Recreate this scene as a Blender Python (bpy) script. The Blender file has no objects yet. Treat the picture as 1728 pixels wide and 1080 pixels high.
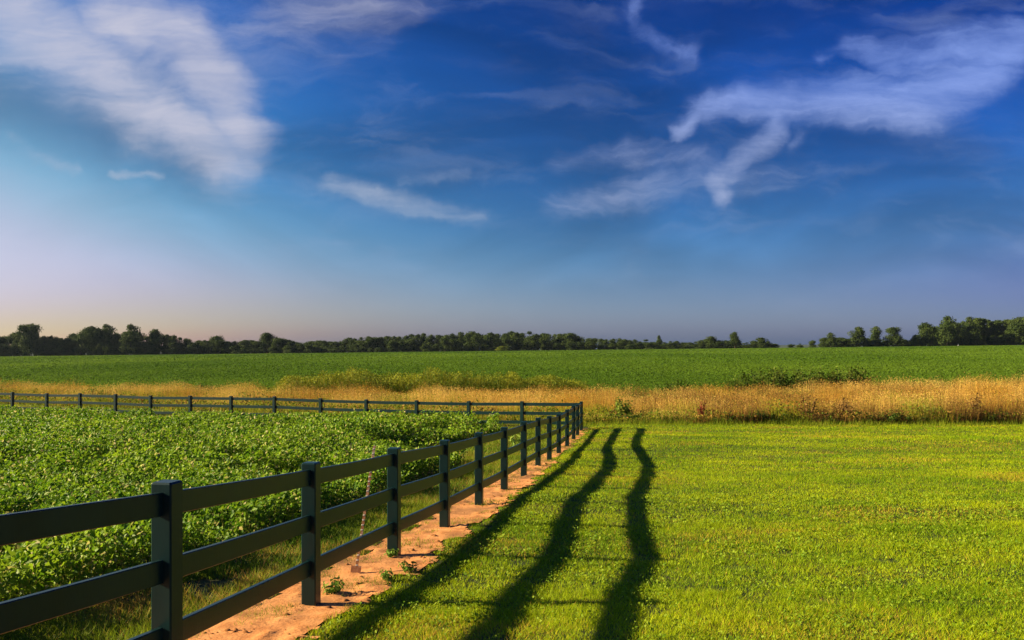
import bpy, math, random
import numpy as np
from mathutils import Vector

R = np.random.default_rng(7)
random.seed(7)
SC = bpy.context.scene
COL = SC.collection
F = 1390.0                      # focal length measured on the 1728 px wide photograph

# ------------------------------------------------------------------ helpers
def link(o, parent=None):
    COL.objects.link(o)
    if parent is not None:
        o.parent = parent
    return o

def tag(o, label=None, cat=None, group=None, kind=None):
    if label: o['label'] = label
    if cat: o['category'] = cat
    if group: o['group'] = group
    if kind: o['kind'] = kind
    return o

def empty(name, loc=(0, 0, 0)):
    o = bpy.data.objects.new(name, None)
    o.empty_display_size = 0.2
    o.location = loc
    return link(o)

def mesh_np(name, verts, faces, mat, col=None, smooth=False):
    """one mesh from arrays; faces is (n,3) or (n,4) or a list of such arrays"""
    me = bpy.data.meshes.new(name)
    verts = np.asarray(verts, dtype=np.float32).reshape(-1, 3)
    fl = faces if isinstance(faces, list) else [faces]
    fl = [np.asarray(f, dtype=np.int32) for f in fl if len(f)]
    idx = np.concatenate([f.ravel() for f in fl])
    tot = np.concatenate([np.full(len(f), f.shape[1], dtype=np.int32) for f in fl])
    start = np.concatenate([[0], np.cumsum(tot)[:-1]]).astype(np.int32)
    me.vertices.add(len(verts)); me.vertices.foreach_set('co', verts.ravel())
    me.loops.add(len(idx)); me.loops.foreach_set('vertex_index', idx)
    me.polygons.add(len(tot)); me.polygons.foreach_set('loop_start', start)
    me.update(calc_edges=True)
    if smooth:
        me.polygons.foreach_set('use_smooth', np.ones(len(tot), dtype=bool))
    if col is not None:
        a = me.attributes.new('col', 'FLOAT_COLOR', 'POINT')
        c = np.ones((len(verts), 4), dtype=np.float32); c[:, :3] = col
        a.data.foreach_set('color', c.ravel())
    me.materials.append(mat)
    return me

def obj(name, me, parent=None, loc=(0, 0, 0)):
    o = bpy.data.objects.new(name, me)
    o.location = loc
    return link(o, parent)

_lat = np.random.default_rng(99).random((256, 256))
def vnoise(x, y):
    x = np.asarray(x, float); y = np.asarray(y, float)
    xi = np.floor(x).astype(int); yi = np.floor(y).astype(int)
    fx = x - xi; fy = y - yi
    fx = fx*fx*(3-2*fx); fy = fy*fy*(3-2*fy)
    g = lambda a, b: _lat[a & 255, b & 255]
    return ((g(xi, yi)*(1-fx) + g(xi+1, yi)*fx)*(1-fy) + (g(xi, yi+1)*(1-fx) + g(xi+1, yi+1)*fx)*fy)

def fbm(x, y, o=4):
    s = 0.0; a = 0.5; n = 0.0
    for k in range(o):
        s = s + a*vnoise(x*2**k + 17.3*k, y*2**k + 5.1*k); n += a; a *= 0.5
    return s/n

def sstep(a, b, x):
    t = np.clip((x-a)/(b-a), 0, 1)
    return t*t*(3-2*t)

# ------------------------------------------------------------------ survey of the fence and the ground
PY = np.array([2.63, 5.03, 7.43, 9.83, 12.24, 14.64, 17.04, 19.45, 21.85, 24.25, 26.66, 29.06, 31.47, 33.9, 36.3])
PX = np.array([-2.651, -2.106, -1.812, -1.407, -0.999, -0.585, -0.159, 0.280, 0.692, 1.099, 1.515, 1.944, 2.355, 2.697, 3.055])
PZ = np.array([-0.58, -0.767, -0.962, -1.100, -1.255, -1.369, -1.483, -1.560, -1.651, -1.779, -1.889, -1.913, -1.902, -2.012, -2.024])
POST_H = 1.30

def fence_x(Y):
    Y = np.asarray(Y, float)
    r = np.interp(Y, PY, PX)
    r = np.where(Y < PY[0], PX[0] + (Y-PY[0])*0.20, r)
    return np.where(Y > PY[-1], PX[-1] + (Y-PY[-1])*0.15, r)

_ky = np.concatenate([[-60, 0], PY, [39, 45, 52, 60, 420, 450, 600, 3000]])
_kz = np.concatenate([[-1.4, -1.66], PZ-POST_H, [-3.31, -3.32, -3.22, -3.05, 1.7, 1.85, 1.2, -6.0]])
_gy = np.arange(-20, 70, 0.1)
_gz = np.interp(_gy, _ky, _kz)
_k = np.exp(-0.5*(np.arange(-20, 21)*0.1/0.6)**2); _k /= _k.sum()
_gs = np.convolve(np.pad(_gz, 20, mode='edge'), _k, mode='valid')
def base_z(Y):
    return np.where((Y > -19) & (Y < 69), np.interp(Y, _gy, _gs), np.interp(Y, _ky, _kz))

D1 = np.array([[6.4, .06], [7.5, .04], [8.9, .04], [9.8, .03], [10.9, .03], [12.2, .05], [13.4, .07], [14.1, .08], [15.3, .10], [16.5, .09], [18.5, .06], [19.4, .07], [21, .06], [23, .05], [24.4, .07], [25.9, .11], [27.6, .13], [31, .13], [34, .11]])
D2 = np.array([[6, .07], [6.4, .06], [6.9, .03], [8, .03], [8.6, .01], [9.3, 0], [10, 0], [11, .01], [12.2, .04], [13.4, .06], [14.3, .08], [15.4, .09], [17.1, .05], [18.8, .03], [20.3, .03], [21.4, .02], [22.7, .02], [23.9, .04], [25, .08], [26.1, .13], [27.2, .16], [28.5, .18], [29.9, .18], [31.5, .17], [34.4, .13]])
D3 = np.array([[5.9, .09], [6.3, .08], [6.8, .06], [7.4, .05], [8, .03], [8.6, 0], [9.4, -.02], [10.2, -.03], [11.1, -.01], [12.3, .03], [13.5, .05], [14.5, .06], [15.6, .06], [17.2, .04], [18.8, .02], [20.5, .01], [21.6, 0], [22.8, .01], [23.9, .04], [25, .08], [26.2, .12], [27.2, .17], [28.2, .21], [29.6, .21], [31.3, .19], [34.8, .12]])

def ground_z(X, Y):
    X = np.asarray(X, float); Y = np.asarray(Y, float)
    z = base_z(Y)
    s = X - fence_x(Y)
    d1 = np.interp(Y, D1[:, 0], D1[:, 1]) - .025
    d2 = np.interp(Y, D2[:, 0], D2[:, 1]) - .03
    d3 = np.interp(Y, D3[:, 0], D3[:, 1]) - .03
    ks = [0.15, 0.9, 1.9, 2.8, 6.0, 12.0]
    vs = [0*d1, d1, d2, d3, 0.5*d3+.01, 0*d1+.02]
    d = np.where(s >= 12, .02, 0.0)
    for i in range(5):
        m = (s >= ks[i]) & (s < ks[i+1])
        t = np.clip((s-ks[i])/(ks[i+1]-ks[i]), 0, 1)
        d = np.where(m, vs[i]*(1-t)+vs[i+1]*t, d)
    d = d*(1-sstep(36, 42, Y))
    z = z + d + (fbm(X*.9+3, Y*.9, 3)-.5)*.03*(1-sstep(45, 60, Y))
    z = z + 0.011*np.clip(X, -300, 300)*sstep(40, 90, Y)
    z = z + (fbm(X*.012+40, Y*.012+9, 3)-.5)*1.0*sstep(90, 200, Y)*(1-sstep(330, 410, Y))
    return z

# far fence line
FX = lambda k: 3.055-2.551*k
FY = lambda k: 36.3+1.026*k
_fd = np.array([-2.551, 1.026]); _fd /= np.hypot(*_fd)
def far_q(X, Y):               # signed distance beyond the far fence line
    return (X-3.055)*_fd[1] - (Y-36.3)*_fd[0]

# ------------------------------------------------------------------ materials
def new_mat(name):
    m = bpy.data.materials.new(name); m.use_nodes = True
    nt = m.node_tree; nt.nodes.clear()
    out = nt.nodes.new('ShaderNodeOutputMaterial')
    return m, nt, out

def leaf_mat(name, trans=0.35, rough=0.55, spec=0.25, tint=(1, 1, 1)):
    m, nt, out = new_mat(name)
    at = nt.nodes.new('ShaderNodeAttribute'); at.attribute_name = 'col'
    mu = nt.nodes.new('ShaderNodeMix'); mu.data_type = 'RGBA'; mu.blend_type = 'MULTIPLY'
    mu.inputs['Factor'].default_value = 1; mu.inputs['B'].default_value = (*tint, 1)
    nt.links.new(at.outputs['Color'], mu.inputs['A'])
    p = nt.nodes.new('ShaderNodeBsdfPrincipled')
    p.inputs['Roughness'].default_value = rough
    p.inputs['Specular IOR Level'].default_value = spec
    nt.links.new(mu.outputs['Result'], p.inputs['Base Color'])
    t = nt.nodes.new('ShaderNodeBsdfTranslucent')
    nt.links.new(mu.outputs['Result'], t.inputs['Color'])
    mx = nt.nodes.new('ShaderNodeMixShader'); mx.inputs[0].default_value = trans
    nt.links.new(p.outputs[0], mx.inputs[1]); nt.links.new(t.outputs[0], mx.inputs[2])
    nt.links.new(mx.outputs[0], out.inputs['Surface'])
    return m

def noise_mat(name, c1, c2, scale, rough=0.9, c3=None, scale3=3.0, bump=0.0, bscale=40, spec=0.2, stretch=None):
    m, nt, out = new_mat(name)
    p = nt.nodes.new('ShaderNodeBsdfPrincipled')
    p.inputs['Roughness'].default_value = rough
    p.inputs['Specular IOR Level'].default_value = spec
    ge = nt.nodes.new('ShaderNodeTexCoord')
    src = ge.outputs['Object']
    if stretch:
        mp = nt.nodes.new('ShaderNodeMapping'); mp.inputs['Scale'].default_value = stretch
        nt.links.new(src, mp.inputs['Vector']); src = mp.outputs[0]
    n = nt.nodes.new('ShaderNodeTexNoise'); n.inputs['Scale'].default_value = scale; n.inputs['Detail'].default_value = 8
    n.inputs['Roughness'].default_value = 0.65
    nt.links.new(src, n.inputs['Vector'])
    r = nt.nodes.new('ShaderNodeValToRGB')
    r.color_ramp.elements[0].position = .35; r.color_ramp.elements[1].position = .65
    r.color_ramp.elements[0].color = (*c1, 1); r.color_ramp.elements[1].color = (*c2, 1)
    nt.links.new(n.outputs['Fac'], r.inputs[0])
    csrc = r.outputs[0]
    if c3:
        n3 = nt.nodes.new('ShaderNodeTexNoise'); n3.inputs['Scale'].default_value = scale3; n3.inputs['Detail'].default_value = 5
        nt.links.new(ge.outputs['Object'], n3.inputs['Vector'])
        mr = nt.nodes.new('ShaderNodeMapRange'); mr.inputs[1].default_value = .5; mr.inputs[2].default_value = .68
        nt.links.new(n3.outputs['Fac'], mr.inputs[0])
        mx = nt.nodes.new('ShaderNodeMix'); mx.data_type = 'RGBA'
        mx.inputs['B'].default_value = (*c3, 1)
        nt.links.new(mr.outputs[0], mx.inputs['Factor']); nt.links.new(csrc, mx.inputs['A'])
        csrc = mx.outputs['Result']
    nt.links.new(csrc, p.inputs['Base Color'])
    if bump:
        nb = nt.nodes.new('ShaderNodeTexNoise'); nb.inputs['Scale'].default_value = bscale; nb.inputs['Detail'].default_value = 6
        nt.links.new(src, nb.inputs['Vector'])
        b = nt.nodes.new('ShaderNodeBump'); b.inputs['Strength'].default_value = 1.0; b.inputs['Distance'].default_value = bump
        nt.links.new(nb.outputs['Fac'], b.inputs['Height']); nt.links.new(b.outputs[0], p.inputs['Normal'])
    nt.links.new(p.outputs[0], out.inputs['Surface'])
    return m

M_ground = noise_mat('soil_and_thatch', (.022, .036, .005), (.045, .060, .009), 6, c3=(.085, .060, .020), scale3=.8, bump=.02, bscale=18)
M_dirt = noise_mat('orange_earth', (.50, .205, .066), (.76, .36, .13), 5, c3=(.34, .165, .065), scale3=1.3, bump=.007, bscale=34, rough=.95, spec=.1)
M_clod = noise_mat('earth_crumb', (.20, .085, .03), (.38, .17, .06), 12, rough=1, spec=.05)
M_fence = noise_mat('dark_green_fence_paint', (.0012, .0170, .0180), (.0022, .0240, .0245), 9, rough=.36, c3=(.0035, .0260, .0255), scale3=2.2, bump=.0006, bscale=60, spec=.30, stretch=(1, 1, .25))
M_rust = noise_mat('rusted_steel', (.22, .085, .035), (.38, .17, .08), 18, rough=.85, c3=(.33, .28, .22), scale3=9)
M_stud = noise_mat('worn_stud_paint', (.36, .33, .29), (.52, .48, .41), 30, rough=.7)
M_bark = noise_mat('bark', (.05, .04, .028), (.12, .095, .07), 3, rough=.95, stretch=(1, 1, .2))
M_white = noise_mat('chalky_white_paint', (.72, .72, .70), (.82, .82, .80), 8, rough=.7)
M_grass = leaf_mat('lawn_grass_blades', trans=.40, spec=.12)
M_bean = leaf_mat('bean_leaves', trans=.40, rough=.5, spec=.14)
M_field = leaf_mat('far_crop_leaves', trans=.45, rough=.75, spec=.03)
M_dry = leaf_mat('dry_grass', trans=.35, rough=.7, spec=.1)
M_weed = leaf_mat('weed_leaves', trans=.30, rough=.6, spec=.1)
M_tree = leaf_mat('tree_leaves', trans=.22, rough=.7, spec=.08)

# ------------------------------------------------------------------ ground
def graded(segs):
    out = []
    for a, b, st in segs:
        out.append(np.arange(a, b, st))
    return np.concatenate(out)
gx = np.concatenate([[-3500, -2500, -1700, -1200, -900, -700], graded([(-560, -120, 20), (-120, -40, 5), (-40, -8, 1), (-8, 14, .25), (14, 40, 1), (40, 120, 5), (120, 561, 20)]), [700, 900, 1200, 1700, 2500, 3500]])
gy = np.concatenate([[-1500, -800, -400, -200, -100], graded([(-60, 0, 5), (0, 4, 1), (4, 42, .25), (42, 70, 1), (70, 130, 4), (130, 620, 12)]), [700, 900, 1200, 1600, 2200, 3000, 4000]])
GX, GY = np.meshgrid(gx, gy)
GZ = ground_z(GX, GY)
nx, ny = len(gx), len(gy)
ii = (np.arange(ny-1)[:, None]*nx + np.arange(nx-1)[None, :]).ravel()
quads = np.stack([ii, ii+1, ii+1+nx, ii+nx], 1)
g = obj('ground', mesh_np('ground', np.stack([GX, GY, GZ], -1), quads, M_ground, smooth=True))
tag(g, 'dark thatchy ground rolling from the lawn up to the far wood', 'ground', kind='structure')

# a far blue ridge seen through the gap in the trees
rx = np.linspace(-2600, 2600, 80); rv = []; rf = []
for j, (dy, hh) in enumerate([(0, 0), (120, .55), (260, 1.0), (500, .4), (700, 0)]):
    h = 12 + 14*fbm(rx*.0016+2, rx*0+7.7, 4)
    for x, hv in zip(rx, h): rv.append((x, 1500+dy, -8 + hv*1.35*hh))
n = len(rx)
for j in range(4):
    for i in range(n-1): rf.append((j*n+i, j*n+i+1, (j+1)*n+i+1, (j+1)*n+i))
M_hill = noise_mat('wooded_hill', (.03, .05, .03), (.06, .085, .05), .02)
tag(obj('hills', mesh_np('hills', rv, np.array(rf), M_hill, smooth=True)), 'low wooded hills far beyond the gap in the trees', 'hills', kind='structure')

# bare earth strip under the fence
def strip_half(Y):
    l = -.42 - .28*fbm(Y*.8+4, Y*0+1.5) - .22*sstep(9, 5, Y)
    r = .30 + .42*fbm(Y*1.1+9, Y*0+6.5) - .30*sstep(14, 28, Y)
    return l, r
yy = np.arange(2.0, 37.2, .07); ss = np.arange(-1.0, 1.0, .05)
SY, SS = np.meshgrid(yy, ss, indexing='ij')
SX = fence_x(SY) + SS
SZ = ground_z(SX, SY) + .016 + (fbm(SX*7, SY*7, 4)-.5)*.018 + np.clip(fbm(SX*9+3, SY*5, 3)-.60, 0, 1)*.12 + (fbm(SX*2.2, SY*2.2, 2)-.5)*.02
l, r = strip_half(SY)
edge = (fbm(SX*4+31, SY*4, 4)-.5)*.62
inside = (SS > l+edge) & (SS < r+edge)
ns = len(ss)
ii = (np.arange(len(yy)-1)[:, None]*ns + np.arange(ns-1)[None, :])
keep = (inside[:-1, :-1] & inside[1:, :-1] & inside[:-1, 1:] & inside[1:, 1:])
ii = ii[keep]
tag(obj('dirt_strip', mesh_np('dirt_strip', np.stack([SX, SY, SZ], -1), np.stack([ii, ii+ns, ii+ns+1, ii+1], 1), M_dirt, smooth=True)),
    'strip of bare orange earth running under the fence', 'dirt', kind='structure')

def is_dirt(X, Y):
    s = X - fence_x(Y); l, r = strip_half(Y)
    e = (fbm(X*4+31, Y*4, 4)-.5)*.62
    return (s > l+e) & (s < r+e)

# crumbs of earth on the strip
def crumbs():
    vs = []; fs = []; nn = 0
    base = np.array([[1, 0, 0], [.3, .9, 0], [-.8, .6, 0], [-.8, -.6, 0], [.3, -.9, 0], [.45, .3, .7], [-.4, .2, .8], [0, -.5, .65]])
    tri = [(0, 1, 5), (1, 6, 5), (1, 2, 6), (2, 3, 6), (3, 7, 6), (3, 4, 7), (4, 0, 7), (0, 5, 7), (5, 6, 7)]
    for k in range(1500):
        Y = 4.6 + 30*R.random()**1.6
        X = float(fence_x(Y)) + R.uniform(-.6, .6)
        if not is_dirt(np.array(X), np.array(Y)): continue
        sz = R.uniform(.005, .014) if R.random() < .9 else R.uniform(.018, .036)
        a = R.random()*6.28; c, s_ = math.cos(a), math.sin(a)
        b = base*(R.uniform(.7, 1.2, base.shape))*[sz*1.3, sz, sz*.9]
        b = np.stack([b[:, 0]*c-b[:, 1]*s_, b[:, 0]*s_+b[:, 1]*c, b[:, 2]], 1)
        z = float(ground_z(X, Y)) + .014
        vs.append(b+[X, Y, z]); fs.append(np.array(tri)+nn); nn += len(base)
    return np.concatenate(vs), np.concatenate(fs)
v, f = crumbs()
tag(obj('earth_crumbs', mesh_np('earth_crumbs', v, f, M_clod)), 'loose crumbs and clods of earth scattered on the orange strip', 'clods', kind='stuff')

# ------------------------------------------------------------------ fences
def prism(profile, p0, p1, side, up):
    """extrude a 2-D profile (side,up) from p0 to p1, closed ends"""
    n = len(profile)
    v = [p0 + side*a + up*b for a, b in profile] + [p1 + side*a + up*b for a, b in profile]
    q = [(i, (i+1) % n, n+(i+1) % n, n+i) for i in range(n)]
    return v, q, [tuple(range(n-1, -1, -1)), tuple(range(n, 2*n))]

def py_mesh(name, v, f, mat):
    me = bpy.data.meshes.new(name)
    me.from_pydata([tuple(a) for a in v], [], f); me.update(); me.materials.append(mat)
    return me

def oct_profile(w, h, c):
    a, b = w/2, h/2
    return [(a-c, -b), (a, -b+c), (a, b-c), (a-c, b), (-a+c, b), (-a, b-c), (-a, -b+c), (-a+c, -b)]

def make_post(parent, P, d, w, top, bottom):
    """square post with softened edges and a shallow chamfered top"""
    d = Vector((d[0], d[1], 0)).normalized(); s = Vector((d.y, -d.x, 0))
    prof = oct_profile(w, w, .009)
    rings = [(bottom, 1.0), (top-.012, 1.0), (top, .86)]
    v = []; n = 8
    for z, k in rings:
        for a, b in prof: v.append(s*a*k + d*b*k + Vector((P[0], P[1], z)))
    f = []
    for r_ in range(2):
        for i in range(n): f.append((r_*n+i, r_*n+(i+1) % n, (r_+1)*n+(i+1) % n, (r_+1)*n+i))
    f.append(tuple(range(2*n, 3*n)))
    L = parent.location
    return obj('post', py_mesh('post', [q-L for q in v], f, M_fence), parent)

def make_rail(parent, A, B, h=.142, t=.040):
    A = Vector(A); B = Vector(B); d = (B-A).normalized()
    s = Vector((d.y, -d.x, 0)).normalized(); up = s.cross(d).normalized()
    if up.z < 0: up = -up
    A2 = A + d*.035; B2 = B - d*.035
    L = parent.location
    v = []; n = 8; K = 5
    prof = oct_profile(t, h, .005)
    sag = R.uniform(0, .010)
    for k in range(K):
        u = k/(K-1)
        c = A2.lerp(B2, u) - Vector((0, 0, 1))*sag*4*u*(1-u)
        for a, b in prof: v.append(c + s*a + up*b - L)
    f = [tuple(range(n-1, -1, -1)), tuple(range((K-1)*n, K*n))]
    for k in range(K-1):
        for i in range(n): f.append((k*n+i, k*n+(i+1) % n, (k+1)*n+(i+1) % n, (k+1)*n+i))
    return obj('rail', py_mesh('rail', v, f, M_fence), parent)

RZ = [.135, .541, .948]         # rail centres below the top of the post
near = tag(empty('board_fence', (float(PX[5]), float(PY[5]), float(PZ[5]-POST_H))),
           'dark green three rail fence running away along the edge of the sunny lawn', 'fence')
for i in range(15):
    j0, j1 = max(i-1, 0), min(i+1, 14)
    d = (PX[j1]-PX[j0], PY[j1]-PY[j0])
    bz = float(ground_z(PX[i], PY[i])) - .25
    make_post(near, (PX[i], PY[i]), d, .135, PZ[i], bz)
    if i < 14:
        for r_ in RZ:
            make_rail(near, (PX[i], PY[i], PZ[i]-r_), (PX[i+1], PY[i+1], PZ[i+1]-r_))

FT = {1: 677, 2: 677, 3: 675.5, 4: 674, 5: 672, 6: 669, 7: 668.3, 8: 667.5, 9: 667.5, 10: 665, 11: 663.5, 12: 663.5, 13: 661.5, 14: 660, 15: 659, 16: 658}
FXP = {1: 881, 2: 791, 3: 703, 4: 618, 5: 541, 6: 463, 7: 390, 8: 321, 9: 254, 10: 195, 11: 135, 12: 79, 13: 21}
far = tag(empty('board_fence', (FX(6), FY(6), -3.35)),
          'far fence of dark rails crossing behind the bean patch towards the left', 'fence')
fp = [(PX[14], PY[14], PZ[14])]
for k in range(1, 16):
    Y = FY(k); X = (FXP[k]-864)*Y/F if k in FXP else FX(k)
    fp.append((X, Y, -(FT[k]-600)*Y/F))
for k in range(1, 16):
    X, Y, Z = fp[k]
    make_post(far, (X, Y), (-2.551, 1.026), .15, Z, float(ground_z(X, Y))-.25)
for k in range(15):
    for r_ in RZ:
        make_rail(far, Vector(fp[k])-Vector((0, 0, r_)), Vector(fp[k+1])-Vector((0, 0, r_)), t=.045)

# leaning steel stake behind the rails
def stake():
    Y0 = 8.80; X0 = float(fence_x(Y0)) - .10; z0 = float(ground_z(X0, Y0))
    A = Vector((X0, Y0, z0-.05)); Yt = 9.45
    B = Vector(((632-864)*Yt/F, Yt, -(752-600)*Yt/F))
    if B.x > float(fence_x(Yt))-.075: B.x = float(fence_x(Yt))-.075
    root = tag(empty('metal_stake', (X0, Y0, z0)), 'thin rusty studded steel stake leaning behind the fence rails', 'stake')
    L = root.location
    d = (B-A).normalized(); s = Vector((1, 0, 0)); s = (s - d*s.dot(d)).normalized(); u = d.cross(s)
    T = [(-.015, -.002), (.015, -.002), (.015, .002), (.003, .003), (.003, .030), (-.003, .030), (-.003, .003), (-.015, .002)]
    v, q, e = prism(T, A-L, B-L, s, u)
    sh = obj('shaft', py_mesh('shaft', v, q+e, M_rust), root)
    box = [(-.013, 0, -.010), (.013, 0, -.010), (.013, 0, .010), (-.013, 0, .010), (-.009, -.009, -.004), (.009, -.009, -.004), (.009, -.009, .007), (-.009, -.009, .007)]
    sm = py_mesh('stud', [s*a + u*bb + d*cc for a, bb, cc in box], [(4, 5, 6, 7), (0, 1, 5, 4), (1, 2, 6, 5), (2, 3, 7, 6), (3, 0, 4, 7)], M_stud)
    ln = (B-A).length; t = .10
    while t < ln-.03:
        obj('stud', sm, sh, A + d*t - u*.0025 - L)
        t += .055
    v, q, e = prism([(-.055, -.004), (.055, -.004), (.045, .004), (-.045, .004)], A+d*.02-L-u*.012, A+d*.15-L-u*.012, s, u)
    obj('anchor_plate', py_mesh('anchor_plate', v, q+e, M_rust), root)
stake()

# ------------------------------------------------------------------ leaves
def leaf_quads(C, N, L, W, col, fold=.25):
    """folded pointed leaves: 4 points, 2 triangles sharing the midrib"""
    n = len(C)
    N = N/np.linalg.norm(N, axis=1, keepdims=True)
    r = R.normal(size=(n, 3)); t = r - N*(r*N).sum(1, keepdims=True); t /= np.linalg.norm(t, axis=1, keepdims=True)
    b = np.cross(N, t)
    L = np.broadcast_to(L, (n,))[:, None]; W = np.broadcast_to(W, (n,))[:, None]
    v = np.empty((n, 4, 3))
    v[:, 0] = C - t*L*.5
    v[:, 1] = C + b*W*.5 - t*L*.08 + N*W*fold
    v[:, 2] = C + t*L*.5 - N*L*.10
    v[:, 3] = C - b*W*.5 - t*L*.08 + N*W*fold
    i = np.arange(n)*4
    f = np.concatenate([np.stack([i, i+1, i+2], 1), np.stack([i, i+2, i+3], 1)])
    return v.reshape(-1, 3), f, np.repeat(col, 4, 0)

# ------------------------------------------------------------------ grass
def frame_ok(X, Y, m=1.0):
    return np.abs(X) < .64*Y + m

def scatter(y0, y1, dens, extra=2.2):
    """random points in the view wedge between two distances"""
    area_n = int(dens*(.64*(y1**2-y0**2) + 2*extra*(y1-y0)))
    Y = np.sqrt(R.uniform(y0**2, y1**2, area_n))
    X = R.uniform(-1, 1, area_n)*(.64*Y+extra)
    return X, Y

def blades(X, Y, Z, h, w, lean, col):
    n = len(X)
    a = R.uniform(0, 2*math.pi, n); b = R.uniform(0, 2*math.pi, n)
    ax, ay = np.cos(a)*w/2, np.sin(a)*w/2
    lx, ly = np.cos(b)*h*lean, np.sin(b)*h*lean
    v = np.empty((n, 3, 3))
    v[:, 0] = np.stack([X-ax, Y-ay, Z-.005], 1)
    v[:, 1] = np.stack([X+ax, Y+ay, Z-.005], 1)
    v[:, 2] = np.stack([X+lx, Y+ly, Z+h], 1)
    f = np.arange(3*n).reshape(n, 3)
    return v.reshape(-1, 3), f, np.repeat(col, 3, 0)

def merge(parts):
    V = []; Fa = []; C = []; o = 0
    for v, f, c in parts:
        V.append(v); Fa.append(f+o); C.append(c); o += len(v)
    w = {}
    for f in Fa: w.setdefault(f.shape[1], []).append(f)
    return np.concatenate(V), [np.concatenate(x) for x in w.values()], np.concatenate(C)

def mixc(a, b, t):
    return np.asarray(a)[None, :]*(1-t[:, None]) + np.asarray(b)[None, :]*t[:, None]

G1, G2, G3, GD = (.195, .345, .005), (.50, .60, .007), (.60, .48, .03), (.60, .38, .06)
def lawn_colour(X, Y):
    n = len(X)
    t = np.clip(fbm(X*.5+5, Y*.9+2, 4)*1.5-.35 + R.normal(0, .22, n), 0, 1)
    c = mixc(G1, G2, t)
    dry = np.clip((fbm(X*.33+20, Y*.8+8, 4)-.54)*5, 0, 1)*.7
    pick = (R.random(n) < dry*.55 + .04)
    c[pick] = mixc(G3, GD, R.random(pick.sum()))
    return c*R.uniform(.55, 1.25, n)[:, None]

def in_beans(X, Y):
    s = X - fence_x(Y)
    fe = -far_q(X, Y)                       # distance in front of the far fence
    wob = (fbm(X*.8, Y*.8, 3)-.5)*.7
    side = s < -(2.12 + .12*sstep(16, 24, Y) + 1.0*sstep(24, 31, Y)) + wob*.5
    m = side & (fe > 2.6 + .11*np.clip(-X, 0, 40) + wob)
    # open wedge between the two blocks
    gap = (Y > 23.5 + np.clip(-X-3.2, 0, 9)*1.5 + wob*.5) & (Y < 27.5 + .62*np.maximum(X+5.2, 0) + 1.6*np.maximum(X+2.5, 0) + wob*.3) & (X > -7)
    return m & ~gap & (Y > 3.0)

def grass_zone(X, Y):
    """0 none, 1 lawn, 2 rough grass inside the fence, 3 rough strip beyond"""
    s = X - fence_x(Y); q = far_q(X, Y)
    z = np.zeros(len(X), int)
    lawn = (s > 0) & ((Y < 39.9) | (q < 3.0))  & (Y < 40.3)
    z[lawn] = 1
    rough = (s <= 0) & (q < 3.0)
    z[rough] = 2
    z[in_beans(X, Y)] = 0
    z[is_dirt(X, Y)] = 4
    return z

parts = []
for y0, y1, dens, w, h0, h1 in [(3.6, 8, 5200, .0050, .028, .070), (8, 13, 3000, .0068, .03, .070), (13, 21, 1500, .0095, .03, .072), (21, 30, 800, .0135, .03, .075), (30, 40.5, 520, .018, .03, .08)]:
    X, Y = scatter(y0, y1, dens)
    z = grass_zone(X, Y)
    keep = z == 1
    X, Y = X[keep], Y[keep]
    n = len(X)
    clump = .5*fbm(X*3.2, Y*3.2, 3) + .5*fbm(X*9+40, Y*9, 2)
    thin = R.random(n) < np.clip((clump-.22)*6, .45, 1)
    X, Y, clump = X[thin], Y[thin], clump[thin]; n = len(X)
    mow = .55 + .9*fbm(X*.12, Y*1.9+3, 3)
    h = R.uniform(h0, h1, n)*(.12+1.25*clump)*mow
    s = X-fence_x(Y)
    h *= 1 + .25*sstep(1.0, .4, s)*R.random(n)
    parts.append(blades(X, Y, ground_z(X, Y), h, w*R.uniform(.7, 1.5, n), R.uniform(.2, 1.3, n), lawn_colour(X, Y)))
# clover and plantain leaves among the blades
for y0, y1, dens, sz in [(4.4, 9, 520, .024), (9, 16, 260, .034)]:
    X, Y = scatter(y0, y1, dens)
    pat = fbm(X*1.6+15, Y*1.6, 3)
    k = (grass_zone(X, Y) == 1) & (R.random(len(X)) < np.clip((pat-.36)*4, .05, 1))
    X, Y = X[k], Y[k]; n = len(X)
    N = np.stack([R.normal(-.2, .5, n), R.normal(-.1, .5, n), R.uniform(.3, 1, n)], 1)
    C = np.stack([X, Y, ground_z(X, Y)+R.uniform(.02, .055, n)], 1)
    L = sz*R.uniform(.6, 1.4, n)
    parts.append(leaf_quads(C, N, L, L*.75, mixc((.10, .22, .008), (.30, .40, .02), R.random(n)), fold=.12))
v, f, c = merge(parts)
tag(obj('lawn_grass', mesh_np('lawn_grass', v, f, M_grass, c)), 'short mown bright green lawn striped by the fence shadows', 'grass', kind='stuff')

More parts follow.
